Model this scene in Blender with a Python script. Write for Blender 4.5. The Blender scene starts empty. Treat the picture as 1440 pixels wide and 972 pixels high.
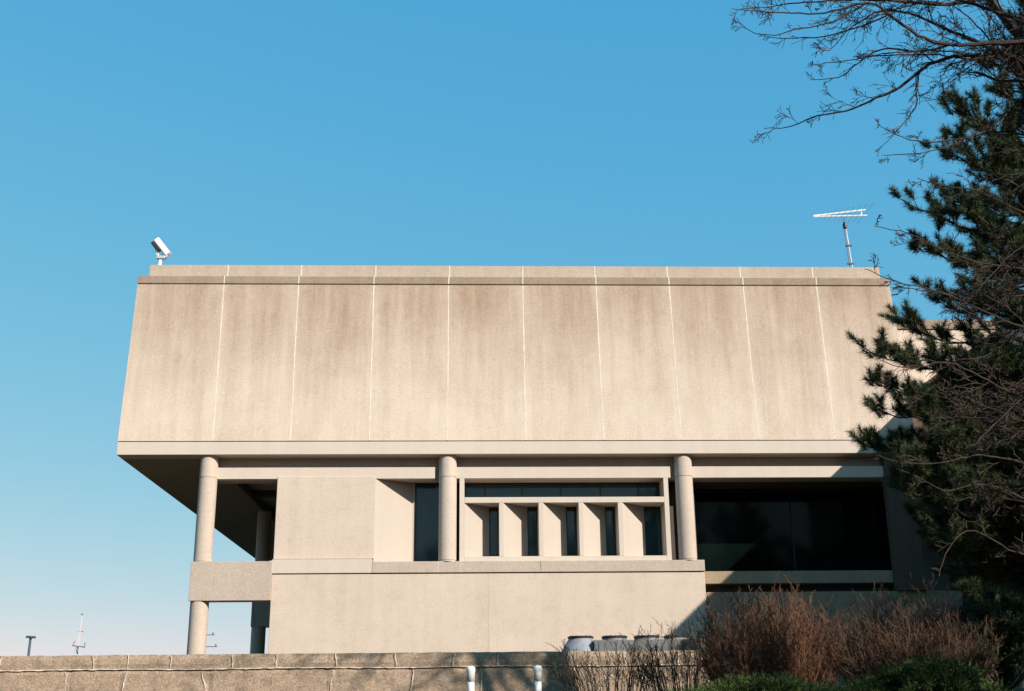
import bpy, math, random
from mathutils import Vector, Matrix
R = math.radians
SC = bpy.context.scene
COL = SC.collection

# ------------------------------------------------------------------ camera
cam_d = bpy.data.cameras.new('camera')
cam_d.sensor_width = 36.0
cam_d.lens = 1640 * 36.0 / 1440
cam_d.clip_start = 0.1
cam_d.clip_end = 9000
cam = bpy.data.objects.new('camera', cam_d)
COL.objects.link(cam)
cam.matrix_world = (Matrix.Translation((0, 0, 1.6)) @ Matrix.Rotation(R(-2.15), 4, 'Z')
                    @ Matrix.Rotation(R(90 + 17.75), 4, 'X') @ Matrix.Rotation(R(-0.6), 4, 'Z'))
SC.camera = cam

# ------------------------------------------------------------------ sky and sun
SUN = Vector((0.90, -1.0, 0.80)).normalized()          # direction towards the sun
world = bpy.data.worlds.new('World')
SC.world = world
world.use_nodes = True
wn, wl = world.node_tree.nodes, world.node_tree.links
wn.clear()
sky = wn.new('ShaderNodeTexSky')
sky.sky_type = 'NISHITA'
sky.sun_disc = False
sky.sun_elevation = math.asin(SUN.z)
sky.sun_rotation = math.atan2(SUN.x, SUN.y)
sky.altitude = 100
sky.air_density = 1.0
sky.dust_density = 0.3
sky.ozone_density = 1.0
# film-like response of the sky colour, channel by channel
sep = wn.new('ShaderNodeSeparateColor')
com = wn.new('ShaderNodeCombineColor')
wl.new(sky.outputs[0], sep.inputs[0])
for ch, (k_, g_) in enumerate(((0.54, 1.07), (2.08, 0.39), (3.92, 0.12))):
    pw = wn.new('ShaderNodeMath'); pw.operation = 'POWER'; pw.inputs[1].default_value = g_
    ml = wn.new('ShaderNodeMath'); ml.operation = 'MULTIPLY'; ml.inputs[1].default_value = k_
    wl.new(sep.outputs[ch], pw.inputs[0]); wl.new(pw.outputs[0], ml.inputs[0]); wl.new(ml.outputs[0], com.inputs[ch])
bg = wn.new('ShaderNodeBackground')
bg.inputs['Strength'].default_value = 0.10
out = wn.new('ShaderNodeOutputWorld')
wl.new(com.outputs[0], bg.inputs['Color'])
wl.new(bg.outputs[0], out.inputs['Surface'])

sd = bpy.data.lights.new('sun', 'SUN')
sd.energy = 4.4
sd.angle = R(0.5)
sd.color = (1.0, 0.932, 0.825)
so = bpy.data.objects.new('sun', sd)
COL.objects.link(so)
so.location = (20, -20, 30)
so.rotation_euler = SUN.to_track_quat('Z', 'Y').to_euler()

SC.view_settings.view_transform = 'Standard'
SC.view_settings.look = 'None'
SC.view_settings.gamma = 1.0
SC.view_settings.exposure = 0.6
SC.cycles.max_bounces = 5
SC.cycles.diffuse_bounces = 2

# ------------------------------------------------------------------ mesh helpers
class MB:
    def __init__(s):
        s.v, s.f, s.uv, s.mi = [], [], None, None
    def face(s, pts, uvs=None):
        n = len(s.v)
        s.v += [tuple(p) for p in pts]
        s.f.append(tuple(range(n, n + len(pts))))
        if uvs is not None:
            if s.uv is None: s.uv = {}
            s.uv[len(s.f) - 1] = uvs
    def hexa(s, b, t):                       # bottom quad (4) and top quad (4), both ccw from above
        n = len(s.v)
        s.v += [tuple(p) for p in b] + [tuple(p) for p in t]
        s.f += [(n+3, n+2, n+1, n), (n+4, n+5, n+6, n+7), (n, n+1, n+5, n+4), (n+1, n+2, n+6, n+5),
                (n+2, n+3, n+7, n+6), (n+3, n, n+4, n+7)]
        return s
    def box(s, x0, x1, y0, y1, z0, z1):
        return s.hexa([(x0, y0, z0), (x1, y0, z0), (x1, y1, z0), (x0, y1, z0)],
                      [(x0, y0, z1), (x1, y0, z1), (x1, y1, z1), (x0, y1, z1)])
    def prism(s, poly, z0, z1):              # vertical prism over a ccw polygon
        n, k = len(s.v), len(poly)
        s.v += [(x, y, z0) for x, y in poly] + [(x, y, z1) for x, y in poly]
        s.f.append(tuple(range(n + k - 1, n - 1, -1)))
        s.f.append(tuple(range(n + k, n + 2 * k)))
        for i in range(k):
            j = (i + 1) % k
            s.f.append((n + i, n + j, n + k + j, n + k + i))
        return s
    def tube(s, pts, rs, sides=6, cap=True):
        pts = [Vector(p) for p in pts]
        if not hasattr(rs, '__len__'): rs = [rs] * len(pts)
        n0 = len(s.v)
        up = None
        for i, p in enumerate(pts):
            d = (pts[min(i + 1, len(pts) - 1)] - pts[max(i - 1, 0)])
            if d.length < 1e-7: d = Vector((0, 0, 1))
            d.normalize()
            if up is None or abs(up.dot(d)) > 0.95:
                up = Vector((0, 0, 1)) if abs(d.z) < 0.9 else Vector((1, 0, 0))
            a = d.cross(up).normalized()
            b = a.cross(d).normalized()
            up = b
            for k in range(sides):
                t = 2 * math.pi * k / sides
                s.v.append(tuple(p + (a * math.cos(t) + b * math.sin(t)) * rs[i]))
        for i in range(len(pts) - 1):
            for k in range(sides):
                k2 = (k + 1) % sides
                s.f.append((n0 + i*sides + k, n0 + i*sides + k2, n0 + (i+1)*sides + k2, n0 + (i+1)*sides + k))
        if cap:
            s.f.append(tuple(n0 + k for k in range(sides))[::-1])
            m = n0 + (len(pts) - 1) * sides
            s.f.append(tuple(m + k for k in range(sides)))
        return s
    def lathe(s, c, prof, n=24, axis='Z'):   # prof: list of (r, h) along the axis from c
        c = Vector(c)
        n0 = len(s.v)
        for r, h in prof:
            for k in range(n):
                t = 2 * math.pi * k / n
                s.v.append(tuple(c + Vector((r*math.cos(t), r*math.sin(t), h))))
        for i in range(len(prof) - 1):
            for k in range(n):
                k2 = (k + 1) % n
                s.f.append((n0+i*n+k, n0+i*n+k2, n0+(i+1)*n+k2, n0+(i+1)*n+k))
        s.f.append(tuple(n0 + k for k in range(n))[::-1])
        m = n0 + (len(prof) - 1) * n
        s.f.append(tuple(m + k for k in range(n)))
        return s
    def build(s, name, mat, parent=None, smooth=False, bevel=0, loc=None):
        me = bpy.data.meshes.new(name)
        org = Vector(loc) if loc is not None else Vector((0, 0, 0))
        me.from_pydata([tuple(Vector(p) - org) for p in s.v] if loc is not None else s.v, [], s.f)
        if s.uv:
            ul = me.uv_layers.new(name='UVMap')
            for pi, uvs in s.uv.items():
                for k, li in enumerate(me.polygons[pi].loop_indices):
                    ul.data[li].uv = uvs[k]
        me.materials.append(mat)
        me.update()
        o = bpy.data.objects.new(name, me)
        COL.objects.link(o)
        if parent is not None:
            o.parent = parent
            if loc is not None: o.location = org - WORLD_LOC(parent)
            else: o.location = -WORLD_LOC(parent)
        elif loc is not None:
            o.location = org
        if smooth:
            for p in me.polygons: p.use_smooth = True
        if bevel:
            m = o.modifiers.new('edge', 'BEVEL')
            m.width = bevel; m.segments = 2; m.limit_method = 'ANGLE'; m.angle_limit = R(40)
        return o

def WORLD_LOC(o):
    v = Vector(o.location)
    while o.parent is not None:
        o = o.parent
        v = v + Vector(o.location)
    return v

def tag(o, label=None, cat=None, group=None, kind=None):
    if label: o['label'] = label
    if cat: o['category'] = cat
    if group: o['group'] = group
    if kind: o['kind'] = kind
    return o

def empty(name, loc, label, cat, group=None):
    o = bpy.data.objects.new(name, None)
    COL.objects.link(o)
    o.location = loc
    o.empty_display_size = 0.2
    return tag(o, label, cat, group)

# ------------------------------------------------------------------ materials
class NT:
    def __init__(s, name):
        s.m = bpy.data.materials.new(name); s.m.use_nodes = True
        s.n, s.l = s.m.node_tree.nodes, s.m.node_tree.links
        s.b = s.n['Principled BSDF']
        s.tc = s.n.new('ShaderNodeTexCoord')
    def geo(s):
        g = s.n.new('ShaderNodeNewGeometry'); return g.outputs['Position']
    def noise(s, vec, scale, detail=4, rough=0.55, stretch=None):
        if stretch:
            mp = s.n.new('ShaderNodeMapping'); mp.inputs['Scale'].default_value = stretch
            s.l.new(vec, mp.inputs['Vector']); vec = mp.outputs[0]
        t = s.n.new('ShaderNodeTexNoise')
        t.inputs['Scale'].default_value = scale; t.inputs['Detail'].default_value = detail
        t.inputs['Roughness'].default_value = rough
        s.l.new(vec, t.inputs['Vector']); return t.outputs['Fac']
    def rng(s, v, a, b, c=0.0, d=1.0):
        r = s.n.new('ShaderNodeMapRange')
        for i, x in zip(('From Min', 'From Max', 'To Min', 'To Max'), (a, b, c, d)): r.inputs[i].default_value = x
        s.l.new(v, r.inputs['Value']); return r.outputs[0]
    def math(s, op, a, b):
        m = s.n.new('ShaderNodeMath'); m.operation = op
        for i, x in enumerate((a, b)):
            if isinstance(x, (int, float)): m.inputs[i].default_value = x
            else: s.l.new(x, m.inputs[i])
        return m.outputs[0]
    def mix(s, f, a, b, mode='MIX'):
        m = s.n.new('ShaderNodeMix'); m.data_type = 'RGBA'; m.blend_type = mode
        for i, x in ((0, f), (6, a), (7, b)):
            if isinstance(x, (int, float)): m.inputs[i].default_value = x
            elif isinstance(x, tuple): m.inputs[i].default_value = x + (1,) if len(x) == 3 else x
            else: s.l.new(x, m.inputs[i])
        return m.outputs[2]
    def done(s, col, rough=0.85, bump=None, bs=0.3, bd=0.01, spec=0.3):
        if isinstance(col, tuple): s.b.inputs['Base Color'].default_value = col + (1,)
        else: s.l.new(col, s.b.inputs['Base Color'])
        s.b.inputs['Roughness'].default_value = rough
        s.b.inputs['Specular IOR Level'].default_value = spec
        if bump is not None:
            bn = s.n.new('ShaderNodeBump'); bn.inputs['Strength'].default_value = bs
            bn.inputs['Distance'].default_value = bd
            s.l.new(bump, bn.inputs['Height']); s.l.new(bn.outputs[0], s.b.inputs['Normal'])
        return s.m

def concrete(name, base, dark, grit=0.5, streak=0.3, bs=0.5, lo=-0.1, panel=False):
    t = NT(name); P = t.geo()
    n1 = t.noise(P, 17, 3, 0.75)             # aggregate grain
    n2 = t.noise(P, 60, 2, 0.6)
    n5 = t.noise(P, 3.2, 5, 0.75)            # irregular blotches
    n3 = t.noise(P, 0.55, 4, 0.6)            # broad mottling
    n4 = t.noise(P, 1.0, 4, 0.65, stretch=(2.6, 2.6, 0.16))   # run-off streaks
    g = t.math('MULTIPLY', t.rng(n1, 0.35, 0.72), grit)
    g2 = t.math('MULTIPLY', t.rng(n2, 0.4, 0.75), grit * 0.6)
    f = t.math('ADD', g, g2)
    f = t.math('ADD', f, t.math('MULTIPLY', t.rng(n4, 0.38, 0.72), streak))
    f = t.math('ADD', f, t.math('MULTIPLY', t.rng(n3, 0.35, 0.7), 0.18))
    f = t.math('ADD', f, t.math('MULTIPLY', t.rng(n5, 0.50, 0.72), 0.10 if panel else 0.20))
    f = t.math('ADD', f, lo)
    if panel:                                # weathering carried by each panel: u across, v up
        sx = t.n.new('ShaderNodeSeparateXYZ')
        t.l.new(t.tc.outputs['UV'], sx.inputs[0])
        u, v = sx.outputs[0], sx.outputs[1]
        w = t.noise(P, 1.0, 5, 0.7, stretch=(2.4, 2.4, 0.13))
        e = t.math('MULTIPLY', t.math('MULTIPLY', u, t.math('SUBTRACT', 1.0, u)), 4.0)
        e = t.math('ADD', t.rng(e, 0.0, 0.75), t.math('MULTIPLY', t.math('SUBTRACT', w, 0.5), 0.9))
        vv = t.rng(t.math('ADD', v, t.math('MULTIPLY', t.math('SUBTRACT', w, 0.5), 0.9)), 0.0, 1.0, 0.0, 1.0)
        st = t.math('MULTIPLY', t.rng(e, 0.0, 1.0, 0.72, 1.0), t.rng(vv, 0.15, 1.1, 0.0, 0.70))
        f = t.math('ADD', f, st)
        oi = t.n.new('ShaderNodeObjectInfo')
        f = t.math('ADD', f, t.math('MULTIPLY', t.math('SUBTRACT', oi.outputs['Random'], 0.5), 0.10))
        # pale lime bloom running down beside each joint
        jn = t.noise(P, 1.0, 5, 0.7, stretch=(3.0, 3.0, 0.5))
        ed = t.math('MINIMUM', u, t.math('SUBTRACT', 1.0, u))
        ed = t.rng(t.math('SUBTRACT', ed, t.math('MULTIPLY', t.rng(jn, 0.4, 0.75), 0.10)), -0.05, 0.06, 1.0, 0.0)
        f = t.math('SUBTRACT', f, t.math('MULTIPLY', ed, 0.10))
    f = t.rng(f, 0.0, 1.0)
    col = t.mix(f, base, dark)
    h = t.math('ADD', n1, t.math('MULTIPLY', n2, 0.7))
    return t.done(col, 0.92, h, bs, 0.012, 0.15)

C_LIGHT, C_DARK = (0.60, 0.49, 0.41), (0.36, 0.27, 0.21)
M = {}
M['panel'] = concrete('weathered_panel_concrete', (0.63, 0.508, 0.415), (0.30, 0.205, 0.14), 0.26, 0.22, 0.7, -0.16, True)
M['parapet'] = concrete('parapet_concrete', (0.52, 0.415, 0.335), (0.30, 0.225, 0.17), 0.35, 0.22, 0.8, 0.0)
M['band'] = concrete('weathered_band_concrete', (0.38, 0.29, 0.225), (0.20, 0.145, 0.105), 0.45, 0.25, 0.8, 0.05)
M['rough'] = concrete('rough_concrete', C_LIGHT, C_DARK, 0.22, 0.16, 0.6, -0.08)
M['beam'] = concrete('grey_pink_concrete', (0.53, 0.43, 0.365), (0.33, 0.26, 0.21), 0.45, 0.15, 0.8, 0.0)
M['splay'] = concrete('precast_concrete', (0.49, 0.415, 0.355), (0.42, 0.35, 0.295), 0.2, 0.25, 0.2, -0.12)
M['smooth'] = concrete('smooth_concrete', (0.575, 0.485, 0.41), (0.46, 0.38, 0.31), 0.22, 0.25, 0.2, -0.12)
M['column'] = concrete('column_concrete', (0.57, 0.47, 0.395), (0.36, 0.275, 0.215), 0.40, 0.10, 0.7, -0.05)
M['tan'] = concrete('tan_shade_darkened_concrete', (0.40, 0.29, 0.20), (0.22, 0.155, 0.105), 0.35, 0.3, 0.6, 0.0)  # tan sill tone, lowered to put the bay's shade into the colour
M['brown'] = concrete('shade_darkened_concrete', (0.13, 0.095, 0.07), (0.07, 0.05, 0.038), 0.4, 0.2, 0.6, 0.0)  # the pier's shade put into an even dark brown albedo
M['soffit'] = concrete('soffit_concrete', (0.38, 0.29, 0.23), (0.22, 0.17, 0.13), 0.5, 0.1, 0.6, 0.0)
M['dark'] = concrete('dark_concrete', (0.12, 0.10, 0.085), (0.05, 0.045, 0.04), 0.5, 0.2, 0.5, 0.0)  # even dark tone for gaps, recesses and inner walls

def sealant():
    t = NT('pale_joint_sealant'); P = t.geo()
    n = t.noise(P, 5, 4, 0.7)
    return t.done(t.mix(t.rng(n, 0.3, 0.7), (0.76, 0.68, 0.59), (0.56, 0.47, 0.39)), 0.8)
M['seal'] = sealant()

def graywall(name, a, b, c):
    t = NT(name); P = t.geo()
    n1 = t.noise(P, 42, 4, 0.8); n2 = t.noise(P, 3.0, 6, 0.75); n3 = t.noise(P, 110, 2, 0.6)
    col = t.mix(t.rng(n1, 0.36, 0.66), a, b)
    col = t.mix(t.rng(n2, 0.50, 0.68, 0, 0.75), col, c)
    col = t.mix(t.rng(n3, 0.58, 0.72, 0, 0.6), col, (0.07, 0.055, 0.04))
    return t.done(col, 0.95, t.math('ADD', n1, n3), 0.9, 0.012, 0.1)
def simple_mortar():
    t = NT('pale_mortar'); n = t.noise(t.geo(), 7, 5, 0.75)
    return t.done(t.mix(t.rng(n, 0.42, 0.66), (0.74, 0.65, 0.55), (0.36, 0.28, 0.21)), 0.95)
M['stone'] = graywall('lichened_stone', (0.56, 0.42, 0.315), (0.28, 0.195, 0.135), (0.17, 0.125, 0.085))
M['mortar'] = simple_mortar()

def simple(name, col, rough=0.5, metal=0.0, spec=0.5, var=0.0, scale=8):
    t = NT(name)
    t.b.inputs['Metallic'].default_value = metal
    if var:
        n = t.noise(t.geo(), scale, 4, 0.6)
        d = tuple(c * (1 - var) for c in col)
        return t.done(t.mix(t.rng(n, 0.35, 0.65), col, d), rough, spec=spec)
    return t.done(col, rough, spec=spec)

def glass(name, base):
    t = NT(name); P = t.geo()
    n = t.noise(P, 0.9, 3, 0.5)
    t.done(t.mix(t.rng(n, 0.35, 0.65), base, tuple(c * 0.6 for c in base)), 0.06, n, 0.06, 0.05, 0.5)
    return t.m
M['glass'] = glass('tinted_teal_glass', (0.014, 0.042, 0.052))
M['glass_dark'] = glass('dark_glass', (0.003, 0.007, 0.006))
M['glass_dark'].node_tree.nodes['Principled BSDF'].inputs['Specular IOR Level'].default_value = 0.10
M['frame'] = simple('bronze_frame', (0.035, 0.03, 0.028), 0.5, 0.3)
M['white'] = simple('white_paint', (0.78, 0.78, 0.76), 0.4, var=0.08)
M['pvc'] = simple('white_plastic_pipe', (0.74, 0.74, 0.74), 0.35, var=0.12, scale=14)
M['black'] = simple('black_plastic', (0.02, 0.02, 0.022), 0.4)
M['galv'] = simple('galvanised_steel', (0.50, 0.53, 0.58), 0.5, 0.2, var=0.15)
M['galvdull'] = simple('dull_grey_metal', (0.17, 0.17, 0.175), 0.6, 0.2, var=0.25)
M['shroud'] = simple('pale_grey_metal', (0.26, 0.265, 0.295), 0.6, 0.0, var=0.25)
M['rod'] = simple('thin_aluminium', (0.30, 0.36, 0.42), 0.5, 0.3)
M['redpaint'] = simple('red_mast_paint', (0.55, 0.47, 0.47), 0.6)
M['lampgrey'] = simple('dark_blue_grey_paint', (0.05, 0.08, 0.11), 0.5)
M['wood'] = simple('weathered_pole_wood', (0.16, 0.12, 0.09), 0.9, var=0.3)

def bark(name, a, b, scale=20):
    t = NT(name); P = t.geo()
    n = t.noise(P, scale, 4, 0.7); n2 = t.noise(P, 2.5, 3, 0.6)
    c = t.mix(t.rng(n, 0.3, 0.7), a, b)
    c = t.mix(t.rng(n2, 0.45, 0.65, 0, 0.5), c, tuple((x + y) * 0.35 for x, y in zip(a, b)))
    return t.done(c, 0.9, n, 0.6, 0.01, 0.15)
M['bark'] = bark('grey_brown_bark', (0.085, 0.06, 0.048), (0.035, 0.025, 0.02))
M['pinebark'] = bark('pine_bark', (0.10, 0.065, 0.045), (0.035, 0.025, 0.02))
M['redtwig'] = bark('red_brown_twigs', (0.21, 0.098, 0.055), (0.095, 0.05, 0.034), 9)
M['dulltwig'] = bark('dull_brown_twigs', (0.135, 0.08, 0.05), (0.065, 0.04, 0.03), 9)
M['greytwig'] = bark('grey_green_twigs', (0.135, 0.10, 0.06), (0.06, 0.043, 0.03), 9)
def leafmat(name, a, b, c, scale):
    t = NT(name); P = t.geo()
    n = t.noise(P, scale, 3, 0.6); n2 = t.noise(P, scale * 6, 2, 0.6)
    k = t.mix(t.rng(n, 0.35, 0.65), a, b)
    k = t.mix(t.rng(n2, 0.5, 0.75, 0, 0.7), k, c)
    return t.done(k, 0.6, spec=0.25)
M['needle'] = leafmat('pine_needles', (0.055, 0.075, 0.024), (0.022, 0.038, 0.018), (0.14, 0.13, 0.035), 2.2)
M['juniper'] = leafmat('juniper_sprays', (0.075, 0.115, 0.022), (0.03, 0.055, 0.016), (0.17, 0.17, 0.035), 3.0)

def groundmat():
    t = NT('dry_winter_lawn'); P = t.geo()
    n = t.noise(P, 0.8, 5, 0.6); n2 = t.noise(P, 25, 4, 0.7)
    c = t.mix(t.rng(n, 0.35, 0.65), (0.105, 0.085, 0.045), (0.15, 0.115, 0.07))
    c = t.mix(t.rng(n2, 0.4, 0.7), c, (0.05, 0.042, 0.025))
    return t.done(c, 0.95, n2, 0.8, 0.03, 0.1)
M['ground'] = groundmat()

# ------------------------------------------------------------------ ground
def ground():
    m = MB()
    ys = [-3000, -200, -30, -4, 0, 2, 4, 6, 8, 10, 12, 14, 15.15, 15.25, 18, 26, 40, 80, 200, 800, 5000]
    def z(y):
        if y <= 0: return 0.0
        if y <= 10: return 1.68 * (y / 10) ** 1.3
        if y <= 15.2: return 1.68 + (y - 10) * 0.045
        return 2.28
    xs = [-4000, -400, -80, -30, -12, -6, -3, 0, 3, 6, 12, 30, 80, 400, 4000]
    rnd = random.Random(2)
    for y in ys:
        for x in xs:
            m.v.append((x, y, z(y) + (rnd.uniform(-.02, .02) if abs(x) < 20 and 1 < y < 14 else 0)))
    k = len(xs)
    for j in range(len(ys) - 1):
        for i in range(k - 1):
            a = j * k + i
            m.f.append((a, a + 1, a + k + 1, a + k))
    tag(m.build('ground', M['ground']), kind='structure')
ground()

# ------------------------------------------------------------------ the building
F = 36.6                                        # plane of the lower edge of the overhanging storey
bld = empty('concrete_building', (1.6, F, 2.28),
            'beige brutalist concrete building with a windowless overhanging upper storey on round columns', 'building')
def part(m, name, mat, parent=bld, **k): return m.build(name, mat, parent, **k)

# upper storey -------------------------------------------------------
XB = [-11.19, -8.20, -5.74, -3.225, -0.73, 1.79, 4.31, 6.82, 9.34, 11.85, 14.51]
XT = [-11.10, -8.24, -5.76, -3.24, -0.73, 1.77, 4.25, 6.74, 9.27, 11.79, 14.31]
ZB, ZT = 10.125, 15.54
YB, YT = F + 0.005, F + 0.255
BACK = 62.5
for i in range(10):
    g = 0.014
    a0, a1, b0, b1 = XB[i] + (g if i else 0), XB[i+1] - (g if i < 9 else 0), XT[i] + (g if i else 0), XT[i+1] - (g if i < 9 else 0)
    m = MB()
    dz = 0.16
    fr = [(a0, YB, ZB), (a1, YB, ZB), (b1, YT, ZT), (b0, YT, ZT)]
    bk = [(x, y + dz, z) for x, y, z in fr]
    m.face(fr, [(0, 0), (1, 0), (1, 1), (0, 1)])
    for p, q in ((0, 1), (1, 2), (2, 3), (3, 0)):
        m.face([fr[q], fr[p], bk[p], bk[q]], [(0.5, 0.5)] * 4)
    part(m, 'facade_panel', M['panel'])
# pale sealant lines in the panel joints
for i in range(1, 10):
    m = MB(); w = 0.017
    xb, xt = XB[i], XT[i]
    rnd = random.Random(i)
    n = 14
    L, Rr = [], []
    for k in range(n + 1):
        t = k / n
        x = xb + (xt - xb) * t
        ww = w * rnd.uniform(0.7, 1.25)
        y = YB + (YT - YB) * t - 0.004
        z = ZB + 0.01 + (ZT - ZB - 0.02) * t
        L.append((x - ww, y, z)); Rr.append((x + ww, y, z))
    for k in range(n):
        m.face([L[k], Rr[k], Rr[k+1], L[k+1]])
        m.face([Rr[k], (Rr[k][0], Rr[k][1] + .03, Rr[k][2]), (Rr[k+1][0], Rr[k+1][1] + .03, Rr[k+1][2]), Rr[k+1]])
        m.face([(L[k][0], L[k][1] + .03, L[k][2]), L[k], L[k+1], (L[k+1][0], L[k+1][1] + .03, L[k+1][2])])
    part(m, 'joint_sealant', M['seal'])
# structural core behind the panels
m = MB()
m.hexa([(XB[0] + .02, YB + .165, 10.05), (XB[-1] - .02, YB + .165, 10.05), (XB[-1] - .02, BACK, 10.05), (XB[0] + .02, BACK, 10.05)],
       [(XT[0] + .02, YT + .165, 15.50), (XT[-1] - .02, YT + .165, 15.50), (XT[-1] - .02, BACK, 15.50), (XT[0] + .02, BACK, 15.50)])
part(m, 'upper_storey', M['rough'])
# lower edge band (outer ring beam) : front, left, right strips and soffit
Z0, Z1 = 9.68, 10.095
m = MB()
m.box(-11.19, 14.51, F, F + .62, Z0, Z1)
part(m, 'edge_band', M['smooth'], bevel=.012)
m = MB()                                        # thin shadow gap core
m.box(-11.15, 14.47, F + .05, BACK, Z1 - .02, 10.14)
part(m, 'shadow_gap', M['dark'])
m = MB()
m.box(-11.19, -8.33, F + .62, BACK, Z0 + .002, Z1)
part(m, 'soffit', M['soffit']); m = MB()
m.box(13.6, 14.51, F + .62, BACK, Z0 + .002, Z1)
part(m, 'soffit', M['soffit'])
# top band and parapet
m = MB()
m.hexa([(-11.11, YT - .01, 15.575), (14.315, YT - .01, 15.575), (14.315, BACK, 15.575), (-11.11, BACK, 15.575)],
       [(-11.10, YT, 15.845), (14.305, YT, 15.845), (14.305, BACK, 15.845), (-11.10, BACK, 15.845)])
part(m, 'cornice_band', M['band'], bevel=.015)
m = MB(); m.box(-11.05, 14.26, YT + .05, BACK - .1, 15.49, 15.60); part(m, 'cornice_gap', M['dark'])
m = MB(); m.box(-10.86, 14.16, F + .62, BACK - .3, 15.80, 16.385); part(m, 'parapet', M['parapet'], bevel=.012)
for i in range(1, 10):
    x = XT[i]
    m = MB(); w = .018
    m.box(x - w, x + w, YT - .014, YT + .05, 15.578, 15.847)
    part(m, 'joint_sealant', M['seal']); m = MB()
    m.box(x + .02 - w, x + .02 + w, F + .615, F + .65, 15.85, 16.384)
    part(m, 'joint_sealant', M['seal'])

# columns -------------------------------------------------------------
CR = 0.282
def column(cx, cy, zb=2.2, ring=True):
    m = MB()
    prof = [(CR, zb)]
    for zr in (5.13, 6.34, 8.98):
        if zr > zb: prof += [(CR, zr - .012), (CR - .014, zr - .010), (CR - .014, zr + .010), (CR, zr + .012)]
    prof += [(CR, 9.70)]
    m.lathe((0, 0, 0), prof, 72)
    m.v = [(x + cx, y + cy, z) for x, y, z in m.v]
    o = part(m, 'column', M['column'])
    return o
CY = F + .37
column(-8.33, CY)
column(-0.715, CY, 6.30)
column(6.89, CY, 6.30)
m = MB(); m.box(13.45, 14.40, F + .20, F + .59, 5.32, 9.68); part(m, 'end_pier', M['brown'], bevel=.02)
for cy in (47.5, 58.2): column(-8.33, cy)

# connecting beams at the open corner
m = MB(); m.box(-8.615, -6.13, CY - .30, CY + .28, 5.135, 6.325); part(m, 'tie_beam', M['beam'], bevel=.012)
m = MB(); m.box(-8.60, -6.6, 47.22, 47.78, 5.135, 6.325); part(m, 'tie_beam', M['beam'], bevel=.012)

# lintel: shaded recess band plus bright projecting strip
m = MB(); m.box(-8.1, 14.3, F + .64, F + 1.1, 8.96, 9.679); part(m, 'lintel_recess', M['beam'])
SY = F + .33
for x0, x1 in ((-8.12, -1.13), (-0.45, 6.46), (7.12, 13.44)):
    m = MB(); m.box(x0, x1, SY, F + .638, 8.955, 9.325); part(m, 'lintel', M['smooth'], bevel=.01)

# solid wall panel and splayed reveal to its right
WX0, WX1 = -6.13, -3.03
m = MB(); m.box(WX0, WX1, SY - .03, SY + .55, 6.415, 9.02); part(m, 'wall_panel', M['rough'], bevel=.01)
GY = F + 1.20                                    # plane of the glass
m = MB(); m.prism([(WX1 + .003, SY), (-1.87, GY - .03), (-1.80, GY - .03), (-1.80, GY + .25), (WX1 + .003, GY + .25)], 6.30, 8.955)
part(m, 'splayed_reveal', M['splay'])
# base wall, ledge
m = MB(); m.box(-6.13, 7.35, F + .17, F + 1.6, 2.0, 5.925); part(m, 'base_wall', M['rough'], bevel=.012)
m = MB(); m.box(-6.10, 7.32, F + .20, F + 1.55, 5.90, 6.02); part(m, 'shadow_gap', M['dark'])
m = MB(); m.box(-6.14, -3.05, F + .13, F + 1.5, 5.955, 6.385); part(m, 'ledge', M['smooth'], bevel=.01)
m = MB(); m.box(-3.047, 7.36, F + .12, F + 1.5, 5.953, 6.30); part(m, 'ledge', M['beam'], bevel=.012)
m = MB(); m.box(-6.08, -3.08, F + .36, F + 1.4, 6.30, 6.45); part(m, 'shadow_gap', M['dark'])
for x in (-0.30, -1.0, 2.2):
    m = MB(); m.box(x, x + .012, F + .117, F + .14, 5.955, 6.295); part(m, 'joint_sealant', M['dark' if x > 1 else 'seal'])
for x in (0.56,):
    m = MB(); m.box(x, x + .012, F + .166, F + .19, 2.2, 5.92); part(m, 'wall_joint', M['beam'])

# big pane beside the middle column
def window(x0, x1, z0, z1, y=GY, fr=.05, gmat='glass', mull=()):
    f = MB()
    f.box(x0, x1, y - .05, y + .05, z1 - fr, z1)
    f.box(x0, x1, y - .05, y + .05, z0, z0 + fr)
    f.box(x0, x0 + fr, y - .05, y + .05, z0 + fr, z1 - fr)
    f.box(x1 - fr, x1, y - .05, y + .05, z0 + fr, z1 - fr)
    for mx in mull: f.box(mx - .02, mx + .02, y - .04, y + .04, z0 + fr, z1 - fr)
    w = part(f, 'window', M['frame'])
    g = MB(); g.box(x0 + fr - .01, x1 - fr + .01, y - .006, y + .006, z0 + fr - .01, z1 - fr + .01)
    part(g, 'pane', M[gmat], w)
    return w
window(-1.80, -0.40, 6.36, 8.95, fr=.055)
m = MB(); m.box(-1.85, 6.9, GY + .08, GY + .20, 6.2, 8.95); part(m, 'backing_wall', M['dark'])

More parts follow.
